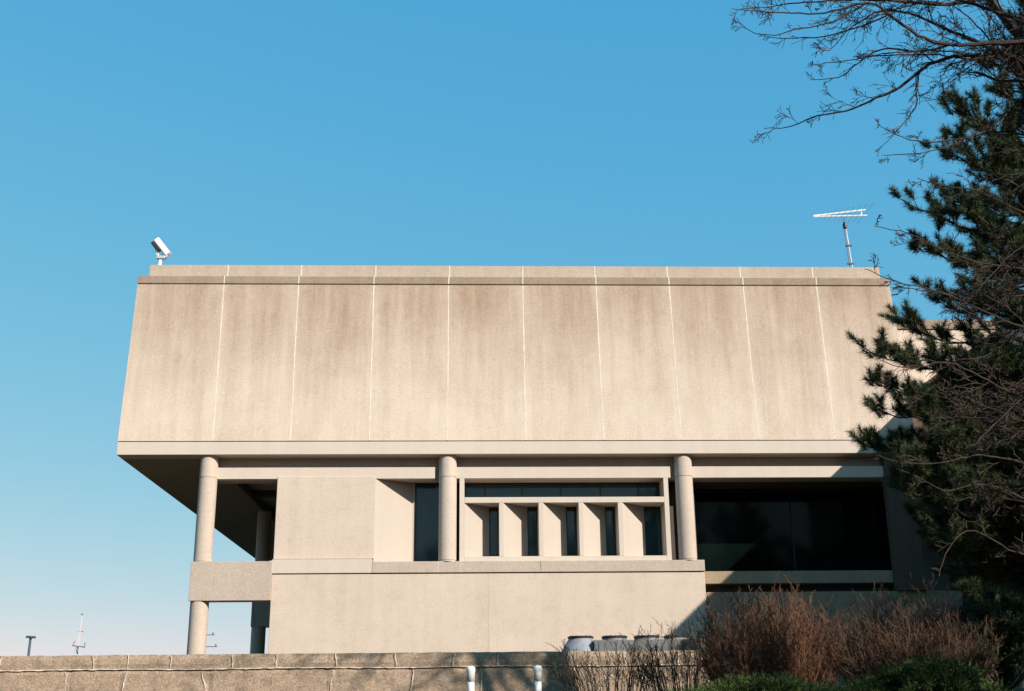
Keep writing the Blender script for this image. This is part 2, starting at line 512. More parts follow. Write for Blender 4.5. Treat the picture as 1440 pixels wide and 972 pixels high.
# projecting concrete window box with five bays
bx = empty('window_box', (3.0, SY, 6.3), None, None); bx.parent = bld; bx.location = Vector((3.0, SY, 6.3)) - Vector(bld.location)
bx['label'] = 'precast frame of one long clerestory opening above five angled window bays'
fm = MB()
X0, X1 = -0.34, 6.37
fm.box(X0, X0 + .155, SY, GY + .05, 6.30, 8.955)
fm.box(X1 - .15, X1, SY, GY + .05, 6.30, 8.955)
fm.box(X0 + .157, X1 - .152, SY + .002, GY + .05, 8.165, 8.345)
fm.box(X0 + .157, X1 - .152, SY + .002, GY + .05, 6.302, 6.47)
part(fm, 'frame', M['smooth'], bx, bevel=.008)
fins = [(-0.185, None), (0.92, 1.06), (2.18, 2.32), (3.46, 3.60), (4.72, 4.87), (6.22, None)]
for i in range(5):
    xl = fins[i][1] if fins[i][1] else X0 + .157
    xr = fins[i+1][0]
    if i < 4:
        m = MB(); m.box(fins[i+1][0], fins[i+1][1], SY + .003, GY - .06, 6.472, 8.163); part(m, 'fin', M['smooth'], bx, bevel=.006)
    gx = xl + .80                                # splay ends here, glass begins
    m = MB(); m.prism([(xl + .001, SY + .012), (gx, GY - .055), (gx, GY + .04), (xl + .001, GY + .04)], 6.473, 8.162)
    part(m, 'splay_panel', M['splay'], bx)
    f = MB(); z0, z1, fr = 6.475, 8.160, .035
    f.box(gx + .004, xr - .004, GY - .05, GY + .03, z1 - fr, z1)
    f.box(gx + .004, xr - .004, GY - .05, GY + .03, z0, z0 + fr)
    f.box(gx + .004, gx + .004 + fr, GY - .05, GY + .03, z0 + fr, z1 - fr)
    f.box(xr - .004 - fr, xr - .004, GY - .05, GY + .03, z0 + fr, z1 - fr)
    w = part(f, 'window', M['frame'], bx)
    g = MB(); g.box(gx + .03, xr - .03, GY - .02, GY - .008, z0 + .03, z1 - .03); part(g, 'pane', M['glass'], w)
f = MB(); z0, z1, fr = 8.347, 8.953, .04
xa, xb_ = X0 + .16, X1 - .155
f.box(xa, xb_, GY - .05, GY + .03, z1 - fr, z1); f.box(xa, xb_, GY - .05, GY + .03, z0, z0 + fr)
for mx in (xa + .02, 0.48, 1.70, 2.96, 4.27, 5.51, xb_ - .02): f.box(mx - .02, mx + .02, GY - .048, GY + .028, z0 + fr, z1 - fr)
w = part(f, 'clerestory_window', M['frame'], bx)
g = MB(); g.box(xa + .01, xb_ - .01, GY - .02, GY - .008, z0 + .01, z1 - .01); part(g, 'pane', M['glass'], w)

# right bay: deep dark glazing over a sill
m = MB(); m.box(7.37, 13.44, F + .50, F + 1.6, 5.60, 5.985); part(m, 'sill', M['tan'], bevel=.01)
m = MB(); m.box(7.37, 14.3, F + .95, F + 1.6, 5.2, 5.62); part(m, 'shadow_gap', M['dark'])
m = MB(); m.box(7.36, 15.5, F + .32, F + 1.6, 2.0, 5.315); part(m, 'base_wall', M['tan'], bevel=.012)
window(7.38, 14.25, 6.0, 8.95, y=F + 2.6, fr=.06, gmat='glass_dark', mull=(10.9,))
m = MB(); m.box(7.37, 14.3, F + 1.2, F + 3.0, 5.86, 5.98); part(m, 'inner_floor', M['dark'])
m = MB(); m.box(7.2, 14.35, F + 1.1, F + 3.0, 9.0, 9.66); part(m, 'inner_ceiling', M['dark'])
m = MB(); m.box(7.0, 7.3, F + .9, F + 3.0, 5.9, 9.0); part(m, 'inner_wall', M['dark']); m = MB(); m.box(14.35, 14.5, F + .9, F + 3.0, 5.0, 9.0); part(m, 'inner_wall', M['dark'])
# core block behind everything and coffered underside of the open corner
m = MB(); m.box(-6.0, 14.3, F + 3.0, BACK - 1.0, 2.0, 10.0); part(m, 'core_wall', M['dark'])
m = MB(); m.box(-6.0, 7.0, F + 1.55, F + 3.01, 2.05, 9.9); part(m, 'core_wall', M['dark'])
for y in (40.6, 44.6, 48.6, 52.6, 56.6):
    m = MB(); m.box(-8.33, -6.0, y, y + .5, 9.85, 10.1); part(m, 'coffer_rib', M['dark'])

# rear block, set back on the right, same roof level
m = MB(); m.box(12.5, 44, 41.6, 60, 2.0, 15.55); part(m, 'rear_block', M['rough'])
m = MB(); m.box(12.45, 44.05, 41.55, 60.05, 15.59, 15.95); part(m, 'rear_cornice', M['band'], bevel=.012)
m = MB(); m.box(12.55, 43.95, 41.7, 59.9, 15.5, 15.6); part(m, 'cornice_gap', M['dark'])
# side wing coming forward on the right; its roof edge throws the slanting shadow
WX = 15.62
m = MB(); m.box(WX, 44, 25.2, 41.5, 8.6, 12.1); part(m, 'wing_upper_wall', M['panel'])
m = MB(); m.box(WX - .03, 44.05, 25.17, 41.52, 12.14, 12.45); part(m, 'wing_cornice', M['band'], bevel=.012)
m = MB(); m.box(WX + .05, 43.9, 25.3, 41.4, 12.05, 12.2); part(m, 'cornice_gap', M['dark'])
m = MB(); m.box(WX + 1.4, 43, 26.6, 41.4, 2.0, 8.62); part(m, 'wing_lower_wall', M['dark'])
for y in (25.9, 33.2):
    m = MB(); m.lathe((0, 0, 0), [(CR, 2.1), (CR, 8.62)], 28); m.v = [(x + WX + .6, yy + y, z) for x, yy, z in m.v]; part(m, 'column', M['column'])
for y0, y1 in ((28.0, 32.2), (34.2, 38.6)):
    m = MB(); m.box(WX + 1.36, WX + 1.42, y0, y1, 3.2, 8.2); part(m, 'wing_glazing', M['glass_dark'])

# ------------------------------------------------------------------ things on the roof
def cyl(m, a, b, r, n=16): m.tube([a, b], r, n); return m
RC = empty('security_camera', (-10.55, 37.5, 16.385), 'white roof camera on a short post, housing tilted steeply up to the left', 'camera')
m = MB(); cyl(m, (-10.62, 37.5, 16.385), (-10.60, 37.5, 16.72), .06); m.lathe((-10.62, 37.5, 16.386), [(.13, 0), (.13, .03)], 16)
part(m, 'post', M['white'], RC)
m = MB(); m.box(-10.72, -10.44, 37.40, 37.60, 16.70, 16.80); cyl(m, (-10.70, 37.5, 16.8), (-10.66, 37.5, 17.0), .035, 8); cyl(m, (-10.55, 37.5, 16.78), (-10.50, 37.5, 16.98), .06, 10)
part(m, 'bracket', M['galv'], RC, bevel=.01)
def obox(m, c, ux, L, H, D):                      # oriented box in the x-z plane
    c = Vector(c); u = Vector(ux).normalized(); v = Vector((-u.z, 0, u.x)); w = Vector((0, 1, 0))
    P = lambda a, b, d: tuple(c + u * a + v * b + w * d)
    m.hexa([P(-L, -D, -H), P(L, -D, -H), P(L, -D, H), P(-L, -D, H)], [P(-L, D, -H), P(L, D, -H), P(L, D, H), P(-L, D, H)])
u = (0.62, 0, -0.78)
m = MB(); obox(m, (-10.56, 37.5, 17.14), u, .36, .13, .10); part(m, 'housing', M['white'], RC, bevel=.03)
m = MB(); obox(m, (-10.68, 37.48, 17.20), u, .20, .12, .065); m.v = [(x - .09, y - .02, z - .07) for x, y, z in m.v]; part(m, 'lens_hood', M['black'], RC, bevel=.02)
m = MB(); obox(m, (-10.41, 37.5, 16.93), u, .16, .05, .05); m.v = [(x - .06, y - .04, z - .06) for x, y, z in m.v]; part(m, 'arm', M['galv'], RC, bevel=.01)
m = MB(); m.tube([(-10.78, 37.42, 17.2), (-10.76, 37.40, 17.0), (-10.74, 37.42, 16.88), (-10.66, 37.45, 16.8)], .012, 6); part(m, 'cable', M['white'], RC)

AY = 38.6
AN = empty('tv_antenna', (13.72, AY, 16.385), 'rooftop television antenna with white wedge boom on a slim mast', 'antenna')
m = MB(); cyl(m, (13.74, AY, 16.38), (13.62, AY, 18.45), .028, 8); part(m, 'mast', M['galv'], AN)
m = MB(); cyl(m, (13.66, AY, 16.38), (13.56, AY, 18.35), .018, 8); cyl(m, (13.62, AY, 18.35), (13.57, AY, 18.98), .018, 8); part(m, 'support_pipe', M['galvdull'], AN)
for z in (17.05, 17.75):
    m = MB(); m.box(13.56, 13.78, AY - .06, AY + .06, z, z + .045); part(m, 'bracket', M['lampgrey'], AN)
m = MB(); m.lathe((13.60, AY, 18.42), [(.05, 0), (.075, .04), (.075, .20), (.04, .26)], 12); part(m, 'rotor', M['black'], AN)
m = MB()
m.tube([(12.48, AY, 18.93), (14.42, AY, 19.18)], .032, 6); m.tube([(12.48, AY, 18.90), (14.46, AY, 18.96)], .028, 6)
m.tube([(14.25, AY, 18.95), (14.25, AY, 19.16)], .028, 6)
part(m, 'boom', M['white'], AN)
for k in range(9):
    x = 12.78 + k * .205; L = .32 + k * .085; z = 18.93 + (x - 12.48) * .07
    m = MB(); m.tube([(x, AY - L, z), (x, AY + L, z)], .009, 4); part(m, 'dipole', M['rod'], AN)
# ------------------------------------------------------------------ far things
LP = empty('street_lamp', (-28.9, 80, 2.28), 'distant dark parking lot lamp with a box head, seen over the stone wall', 'lamp')
m = MB(); m.tube([(-28.95, 80, 2.28), (-28.9, 80, 7.0)], [.11, .08], 8); m.build('pole', M['lampgrey'], LP)
m = MB(); m.box(-29.16, -28.92, 79.8, 80.2, 6.98, 7.12); m.build('lamp_head', M['lampgrey'], LP, bevel=.02)
m = MB(); m.box(-28.88, -28.62, 79.8, 80.2, 6.96, 7.10); m.build('lamp_head', M['lampgrey'], LP, bevel=.02)

TW = empty('radio_mast', (-96.6, 300, 2.28), 'faint far off red and white lattice mast with an antenna platform', 'mast')
m = MB()
for sx, sy in ((-1, -1), (1, -1), (0, 1)):
    m.tube([(-96.6 + .55*sx, 300 + .5*sy, 2.28), (-96.6 + .4*sx, 300 + .4*sy, 19.6)], .10, 4)
for k in range(11):
    z = 2.6 + k * 1.55; s_ = 1 if k % 2 else -1
    m.tube([(-96.6 - .5*s_, 299.6, z), (-96.6 + .5*s_, 299.6, z + 1.5)], .06, 4)
m.build('lattice', M['galv'], TW)
m = MB()
m.tube([(-98.0, 300, 19.9), (-95.0, 300, 19.5)], .14, 5); m.tube([(-98.0, 300, 19.9), (-97.4, 300, 21.0)], .08, 5)
m.tube([(-95.0, 300, 19.3), (-95.0, 300, 20.6)], .12, 5); m.tube([(-96.6, 300, 18.0), (-96.9, 300, 19.8)], .3, 5)
m.build('platform', M['galvdull'], TW)
m = MB(); m.tube([(-96.8, 300, 19.8), (-96.4, 300, 23.6)], [.28, .24], 5); m.tube([(-96.4, 300, 23.6), (-96.4, 300, 27.3)], [.2, .14], 5)
m.build('upper_mast', M['redpaint'], TW)
m = MB(); m.tube([(-96.8, 300, 23.3), (-95.7, 300, 23.2)], .10, 4); m.build('aerial', M['galvdull'], TW); m = MB(); m.lathe((-96.4, 300, 27.2), [(.22, 0), (.22, .4)], 8); m.build('aerial', M['galvdull'], TW)

PP = empty('power_pole', (-20.0, 90, 2.28), 'distant power pole whose crossarms show just right of the corner column', 'pole')
m = MB(); m.tube([(-20.0, 90, 2.28), (-20.0, 90, 8.6)], [.16, .11], 8); m.build('pole', M['wood'], PP)
for z, x1 in ((7.75, -19.02), (6.90, -18.75)):
    m = MB(); m.box(-20.9, x1, 89.95, 90.05, z, z + .06); m.build('crossarm', M['galvdull'], PP)
    for xx in (-20.8, x1 - .12):
        m = MB(); m.lathe((xx, 90, z + .06), [(.05, 0), (.06, .12), (.02, .16)], 8); m.build('insulator', M['galvdull'], PP)

# ------------------------------------------------------------------ row of condenser fans behind the wall
AC = empty('condenser_unit', (4.1, 31, 2.28), 'long grey metal condenser unit with four round fan shrouds, against the base wall', 'air conditioner')
m = MB(); m.box(3.15, 6.1, 30.45, 31.6, 2.9, 3.49)
for x in (3.0, 4.4, 5.9):
    for y in (30.55, 31.5): m.box(x - .05, x + .05, y - .05, y + .05, 2.28, 2.9)
m.build('cabinet', M['galvdull'], AC, bevel=.015)
for i, x in enumerate((2.86, 3.74, 4.58, 5.36)):
    m = MB(); m.lathe((x, 31, 0), [(.52, 3.05), (.50, 3.25), (.42, 3.40), (.32, 3.53), (.32, 3.56), (.26, 3.56), (.25, 3.45)], 28)
    o = m.build('fan_shroud', M['shroud'] if i == 0 else M['galvdull'], AC, smooth=True)
    m = MB(); m.lathe((x, 31, 0), [(.335, 3.565), (.34, 3.605), (.30, 3.615)], 28)
    for k in range(6):
        a = math.pi * k / 6
        m.tube([(x - .3*math.cos(a), 31 - .3*math.sin(a), 3.62), (x + .3*math.cos(a), 31 + .3*math.sin(a), 3.62)], .008, 4)
    m.build('fan_guard', M['frame'], o)

# ------------------------------------------------------------------ stone garden wall
GW = empty('stone_wall', (0, 15.2, 1.9), 'low weathered brown stone wall with pale mortar joints across the foreground', 'wall')
def rough_slab(x0, x1, y0, y1, z0, z1, seed, cuts):
    m = MB(); rnd = random.Random(seed)
    nx = int((x1 - x0) / .06); nz = max(2, int((z1 - z0) / .05))
    from mathutils import noise
    def fy(x, z):
        e = min(z - z0, z1 - z) ; r = .012 if e < .02 else 0
        d = min([abs(x - c) for c in cuts] + [9]); r += .014 * max(0, 1 - d / .03)
        return y0 + r + .012 * noise.noise(Vector((x * 6, z * 9, seed))) + .006 * noise.noise(Vector((x * 22, z * 22, seed)))
    def tz(x): return z1 + .007 * noise.noise(Vector((x * 4, 3, seed))) + .004 * noise.noise(Vector((x * 17, 7, seed)))
    n0 = 0
    xs = [x0 + (x1 - x0) * i / nx for i in range(nx + 1)]
    for x in xs:
        for j in range(nz + 1):
            z = z0 + (tz(x) - z0) * j / nz
            m.v.append((x, fy(x, z), z))
        m.v.append((x, y1, tz(x))); m.v.append((x, y1, z0))
    k = nz + 3
    for i in range(nx):
        for j in range(k):
            j2 = (j + 1) % k
            m.f.append((i*k + j, (i+1)*k + j, (i+1)*k + j2, i*k + j2))
    m.f.append(tuple(range(k))[::-1]); m.f.append(tuple(range(nx*k, nx*k + k)))
    return m
J1 = [-8.6, -7.7, -6.6, -5.76, -4.60, -4.20, -3.67, -2.92, -2.38, -1.63, -0.9, -0.21, 0.35, 1.14, 1.95, 2.6, 3.4, 4.3, 5.2, 6.3, 7.4]
J2 = [-8.2, -7.1, -5.95, -4.88, -4.28, -3.21, -1.77, -0.75, 0.19, 1.35, 2.2, 3.1, 4.1, 5.0, 6.0, 7.1]
rough_slab(-10, 9, 15.0, 15.42, 2.226, 2.397, 1, J1).build('coping', M['stone'], GW)
rough_slab(-10, 9, 15.003, 15.40, 1.70, 2.220, 2, J2).build('lower_course', M['stone'], GW)
def ribbon(pts, w, horizontal, rnd):
    m = MB(); prev = None
    for (x, y, z) in pts:
        ww = w * rnd.uniform(.35, 1.2)
        a, b = ((x, y, z - ww), (x, y, z + ww)) if horizontal else ((x - ww, y, z), (x + ww, y, z))
        if prev:
            q = [prev[0], a, b, prev[1]] if horizontal else [prev[0], prev[1], b, a]
            m.face(q)
            m.face([q[3], q[2], (q[2][0], q[2][1] + .03, q[2][2]), (q[3][0], q[3][1] + .03, q[3][2])])
        prev = (a, b)
    return m
rnd = random.Random(7)
pts = [(-10 + i * .05, 14.990 + rnd.uniform(-.002, .002), 2.223 + .004 * math.sin(i * .13) + rnd.uniform(-.003, .003)) for i in range(380)]
ribbon(pts, .0065, True, rnd).build('mortar_joint', M['mortar'], GW)
for c in J1:
    pts = []; x = c
    for j in range(9):
        x += rnd.uniform(-.009, .009); pts.append((x, 14.985, 2.24 + j * .0195))
    ribbon(pts, .007, False, rnd).build('mortar_joint', M['mortar'], GW)
for c in J2:
    pts = []; x = c; dr = rnd.choice((-1, 1)) * .006
    for j in range(14):
        x += rnd.uniform(-.012, .012) + dr; pts.append((x, 14.992, 1.74 + j * .035))
    ribbon(pts, .0075, False, rnd).build('mortar_joint', M['mortar'], GW)

# ------------------------------------------------------------------ white pipes
for i, (x, lb) in enumerate(((0.01, 'white capped plastic vent pipe before the stone wall, the left one of the two'),
                             (0.757, 'white capped plastic vent pipe before the stone wall, nearer to the shrubs'))):
    VP = empty('vent_pipe', (x, 13.5, 1.83), lb, 'pipe', 'white vent pipes before the stone wall')
    m = MB(); m.lathe((x, 13.5, 1.75), [(.040, 0), (.040, .30)], 20); m.build('pipe', M['pvc'], VP, smooth=False)
    m = MB(); m.lathe((x, 13.5, 2.0), [(.047, 0), (.047, .10), (.050, .11), (.050, .135), (.045, .15), (.030, .162), (.008, .168)], 20)
    m.build('cap', M['pvc'], VP)
    for o in VP.children:
        for p in o.data.polygons: p.use_smooth = abs(p.normal.z) < .9

# ------------------------------------------------------------------ plants
def rdir(rnd): 
    while True:
        v = Vector((rnd.uniform(-1, 1), rnd.uniform(-1, 1), rnd.uniform(-1, 1)))
        if .05 < v.length < 1: return v.normalized()

def grow(m, p, d, L, r, depth, rnd, bend=.25, lift=0.0, step=None, kids=5, ang=(28, 55), shrink=(.4, .65), sides=4, rmin=.0016, kink=True):
    n = max(3, int(L / (step or .09)))
    sl = L / n
    pts = [Vector(p)]; dirs = [Vector(d).normalized()]
    for i in range(n):
        dd = (dirs[-1] + rdir(rnd) * bend + Vector((0, 0, lift))).normalized()
        dirs.append(dd); pts.append(pts[-1] + dd * sl)
    rs = [max(rmin, r * (1 - .8 * i / n)) for i in range(n + 1)]
    m.tube(pts, rs, sides if r > .008 else 3, cap=False)
    if depth > 0: sprout(m, pts, rs, depth, rnd, L, bend, lift, step, kids, ang, shrink, rmin)
    return pts

def sprout(m, pts, rs, depth, rnd, L, bend, lift, step, kids, ang, shrink, rmin=.0016, start=.15, sub=None):
    n = len(pts) - 1
    side = rnd.choice((-1, 1))
    for k in range(kids):
        t = start + (1 - start) * (k + rnd.uniform(.2, .8)) / kids
        i = min(n - 1, int(t * n)); f = t * n - i
        q = pts[i].lerp(pts[i+1], f)
        dd = (pts[i+1] - pts[i]).normalized()
        ax = dd.cross(rdir(rnd)).normalized()
        nd = Matrix.Rotation(R(rnd.uniform(*ang)), 3, ax) @ dd
        l2 = L * rnd.uniform(*shrink) * (1 - (.72 if sub else .45) * t)
        grow(m, q, nd, l2, max(rmin, rs[i] * .6), depth - 1, rnd, bend, lift, step, sub if sub else max(2, kids - 1), ang, shrink, 4, rmin)

def limb(m, pts, r0, r1, rnd, depth=2, kids=9, L=1.2, lift=.0, ang=(25, 60), rmin=.0026, bend=.30, sides=6):
    # smooth the hand-placed path and wander a little
    P = [Vector(p) for p in pts]
    out = []
    for i in range(len(P) - 1):
        a, b, c, d = P[max(i-1, 0)], P[i], P[i+1], P[min(i+2, len(P)-1)]
        nn = max(2, int((c - b).length / .07))
        for k in range(nn):
            t = k / nn
            q = .5 * ((2*b) + (c - a)*t + (2*a - 5*b + 4*c - d)*t*t + (3*b - a - 3*c + d)*t**3)
            out.append(q + rdir(rnd) * .007)
    out.append(P[-1])
    n = len(out) - 1
    rs = [r0 + (r1 - r0) * (i / n) ** .8 for i in range(n + 1)]
    m.tube(out, rs, sides, cap=False)
    sprout(m, out, [x * .8 for x in rs], depth, rnd, L, bend, lift, .075, kids, ang, (.35, .95), rmin, .05, 5)
    return out

# bare deciduous tree, trunk just outside the picture on the right
BT = empty('bare_tree', (6.35, 9.6, 1.6), 'leafless tree reaching in from the right, its twigs across the sky and the pine', 'tree')
rnd = random.Random(11)
m = MB()
m.tube([(6.45, 9.7, 1.4), (6.40, 9.65, 2.2), (6.30, 9.6, 3.4), (6.22, 9.55, 4.8), (6.05, 9.5, 6.2), (6.0, 9.5, 7.6), (6.1, 9.6, 9.5)],
       [.24, .19, .17, .155, .13, .09, .04], 12)
m.build('trunk', M['bark'], BT, smooth=True)
m = MB()
limbs = [
 ([(6.10,9.5,5.5),(5.77,9.20,5.95),(5.38,9.15,6.94),(5.14,9.30,7.54),(4.92,9.45,8.18),(4.48,9.60,8.93),(4.0,9.7,9.5)], .085, .02, 10, 1.6),
 ([(6.04,9.40,6.3),(5.6,9.22,6.95),(5.08,9.24,7.29),(4.64,9.28,7.39),(4.39,9.32,7.38),(4.16,9.36,7.28),(3.91,9.40,7.08),(3.74,9.44,7.03),(3.54,9.48,6.94),(3.21,9.52,6.88),(2.95,9.56,6.79),(2.72,9.60,6.79)], .042, .0035, 15, .80),
 ([(4.14,9.35,7.25),(4.06,9.28,6.99),(4.02,9.25,6.83),(3.84,9.22,6.60),(3.65,9.20,6.41)], .010, .003, 6, .45),
 ([(6.02,9.4,6.9),(5.50,9.00,7.36),(4.95,8.95,7.33),(4.28,8.90,7.26),(3.95,8.85,7.32),(3.69,8.80,7.50),(3.49,8.75,7.58),(3.09,8.70,7.44),(2.63,8.65,7.40),(2.25,8.60,7.40)], .034, .003, 14, .85),
 ([(3.51,8.80,7.61),(3.16,8.76,7.39),(2.83,8.72,7.28),(2.56,8.68,7.19),(2.37,8.64,7.23),(2.28,8.60,7.31)], .009, .003, 5, .35),
 ([(3.74,8.90,7.56),(3.56,8.97,7.50),(3.26,9.05,7.45),(3.02,9.12,7.45),(2.68,9.20,7.51)], .009, .003, 5, .4),
 ([(5.06,9.20,7.27),(4.80,9.17,7.38),(4.41,9.15,7.55),(4.03,9.12,7.72),(3.76,9.10,7.73),(3.54,9.07,7.60),(3.39,9.05,7.47),(3.20,9.03,7.27),(3.10,9.00,7.27)], .022, .003, 11, .7),
 ([(4.37,9.10,7.39),(4.12,9.14,7.34),(3.75,9.18,7.38),(3.55,9.22,7.27),(3.35,9.26,7.14),(3.10,9.30,7.13)], .013, .003, 8, .5),
 ([(4.95,9.4,8.1),(4.5,9.3,7.95),(4.1,9.2,7.9),(3.6,9.1,7.85),(3.1,9.0,7.75),(2.6,8.9,7.62),(2.4,8.9,7.60)], .022, .003, 11, .8),
 ([(6.02,9.5,7.3),(5.5,9.3,7.55),(5.0,9.2,7.75),(4.5,9.1,7.85),(4.0,9.0,7.95),(3.5,9.0,8.1)], .03, .005, 11, .9),
 ([(6.15,9.6,6.0),(6.0,9.60,6.6),(5.15,9.50,6.99),(4.80,9.40,6.71),(4.41,9.30,6.54),(4.04,9.20,6.45),(3.75,9.10,6.47),(3.56,9.00,6.52)], .020, .003, 12, .6),
 ([(6.15,9.6,5.9),(5.9,9.75,6.5),(5.21,9.68,6.79),(4.74,9.56,6.73),(4.34,9.44,6.54),(4.01,9.32,6.40),(3.64,9.20,6.32)], .018, .003, 10, .6),
 ([(6.20,9.55,5.3),(5.6,9.5,5.75),(4.96,9.43,5.87),(4.56,9.35,6.04),(4.21,9.27,6.06),(3.93,9.20,6.10)], .018, .003, 12, .7),
 ([(6.22,9.55,4.8),(5.6,9.5,5.1),(4.88,9.44,5.33),(4.48,9.38,5.37),(4.09,9.32,5.48),(3.83,9.26,5.59),(3.50,9.20,5.64)], .018, .003, 12, .7),
 ([(6.22,9.55,4.3),(5.6,9.5,4.6),(4.79,9.40,4.78),(4.44,9.30,4.88),(3.99,9.20,5.03),(3.59,9.10,5.09),(3.30,9.00,5.16)], .018, .003, 12, .7),
 ([(6.24,9.55,3.7),(5.6,9.5,3.95),(4.69,9.40,4.15),(4.30,9.30,4.31),(3.98,9.20,4.40),(3.63,9.10,4.32),(3.35,9.00,4.36)], .018, .003, 13, .7),
 ([(6.26,9.55,3.3),(5.5,9.5,3.4),(4.61,9.40,3.59),(4.21,9.30,3.63),(3.81,9.20,3.55),(3.48,9.10,3.53),(3.25,9.00,3.57)], .016, .003, 12, .65),
 ([(6.28,9.55,2.9),(5.5,9.5,3.0),(4.59,9.44,3.30),(4.22,9.38,3.41),(3.89,9.32,3.34),(3.64,9.26,3.45),(3.45,9.20,3.50)], .016, .003, 12, .65),
 ([(6.28,9.6,2.8),(5.4,9.5,2.75),(4.52,9.44,2.84),(4.27,9.38,2.94),(4.02,9.32,3.02),(3.80,9.26,2.82),(3.70,9.20,2.64)], .015, .003, 10, .5),
 ([(6.24,9.6,3.9),(5.6,9.8,4.5),(5.0,9.9,4.35),(4.6,9.9,4.0),(4.3,9.8,3.8)], .018, .003, 13, .7),
 ([(6.22,9.6,4.6),(5.7,9.8,5.3),(5.1,9.9,5.0),(4.7,9.9,4.7),(4.3,9.8,4.6)], .018, .003, 13, .7),
]
rl = random.Random(91)
for i in range(15):
    z0 = rl.uniform(2.5, 5.2); y1 = rl.uniform(8.9, 9.9)
    x1 = rl.uniform(3.75, 4.7); z1 = z0 + rl.uniform(-.7, .9)
    z1 = min(max(z1, 2.75), 5.3)
    limbs.append(([(6.26, 9.58, z0), (5.6, 9.5, z0 + rl.uniform(.0, .5)), ((5.6 + x1) / 2, (9.5 + y1) / 2, (z0 + z1) / 2 + rl.uniform(.0, .5)), (x1, y1, z1)], .015, .003, 15, .75))
for i in range(7):
    z0 = rl.uniform(5.8, 7.2); x1 = rl.uniform(3.2, 4.6); z1 = rl.uniform(7.0, 8.0); y1 = rl.uniform(8.8, 9.8)
    limbs.append(([(6.08, 9.5, z0), (5.5, 9.4, z0 + .45), ((5.5 + x1) / 2, (9.4 + y1) / 2, max(z1, z0 + .6) + rl.uniform(0, .2)), (x1, y1, z1)], .018, .003, 13, .7))
for i in range(7):
    x1 = rl.uniform(3.4, 6.2); y1 = rl.uniform(6.2, 7.6)
    limbs.append(([(6.05, 9.5, 6.9), (5.5, 8.8, 7.9), ((5.5 + x1) / 2, (8.8 + y1) / 2, 8.7), (x1, y1, rl.uniform(8.7, 9.6))], .055, .012, 12, .8))
for pts, r0, r1, kids, L in limbs:
    limb(m, pts, r0, r1, rnd, depth=3 if L >= .6 else 2, kids=int(kids * 1.35), L=L * .95)
m.build('crown', M['bark'], BT)

# pine behind it
PT = empty('pine_tree', (10.3, 18.3, 2.28), 'tall dark pine with long needle tufts at the right edge, partly hiding the building', 'tree')
rnd = random.Random(5)
TX, TY = 10.3, 18.3
m = MB()
m.tube([(TX + .1, TY, 2.1), (TX, TY, 5), (TX - .05, TY + .05, 8), (TX, TY, 11), (TX, TY, 14.6)], [.30, .25, .20, .13, .03], 12)
m.build('trunk', M['pinebark'], PT, smooth=True)
br, nd = MB(), MB()
def tuft(p, d, s=1.0, n=38):
    n = int(n * 2.6)
    d = Vector(d).normalized()
    L0 = .16 * s
    for _ in range(n):
        t = rnd.random()
        a = rdir(rnd)
        q = (d * rnd.uniform(.2, 1.0) + a * .8).normalized()
        base = p - d * (L0 * (1 - t) * 1.1)
        tip = base + q * rnd.uniform(.085, .135) * s
        w = q.cross(rdir(rnd)).normalized() * .0045
        k = len(nd.v)
        nd.v += [tuple(base - w), tuple(base + w), tuple(tip)]
        nd.f.append((k, k + 1, k + 2))
def pine_branch(p, tip, r, dens=1.0):
    p, tip = Vector(p), Vector(tip)
    L = (tip - p).length
    n = max(5, int(L / .22))
    pts = []
    for i in range(n + 1):
        t = i / n
        q = p.lerp(tip, t)
        q.z += -.10 * L * math.sin(math.pi * t) * .8
        if 0 < i < n: q += rdir(rnd) * .06
        pts.append(q)
    br.tube(pts, [max(.007, r * (1 - .85 * i / n)) for i in range(n + 1)], 5, cap=False)
    tuft(pts[-1], pts[-1] - pts[-2] + Vector((0, 0, .15)), 1.15, 55)
    nk = int(L * 6.2 * dens)
    for k in range(nk):
        t = .28 + .70 * (k + rnd.random()) / nk
        i = min(n - 1, int(t * n)); q = pts[i].lerp(pts[i+1], t * n - i)
        dd = (pts[i+1] - pts[i]).normalized()
        sd_ = Vector((-dd.y, dd.x, 0)).normalized() * rnd.choice((-1, 1))
        dv = (dd * .8 + sd_ * rnd.uniform(.4, 1.0) + Vector((0, 0, rnd.uniform(-.15, .55)))).normalized()
        l2 = rnd.uniform(.30, 1.0) * min(1, L / 2.5) * (1.15 - .6 * t)
        tw = [q]; d2 = dv
        for s_ in range(3):
            d2 = (d2 + Vector((0, 0, .18)) + rdir(rnd) * .15).normalized()
            tw.append(tw[-1] + d2 * l2 / 3)
        br.tube(tw, [.008, .007, .006, .005], 4, cap=False)
        tuft(tw[-1], d2, rnd.uniform(1.0, 1.4), 52)
        if l2 > .28:
            for _ in range(rnd.randint(2, 4)):
                j = rnd.randint(1, 2)
                d3 = (d2 + rdir(rnd) * .8 + Vector((0, 0, .25))).normalized()
                e = tw[j] + d3 * rnd.uniform(.10, .22)
                br.tube([tw[j], e], [.006, .005], 3, cap=False)
                tuft(e, d3, rnd.uniform(.85, 1.25), 44)
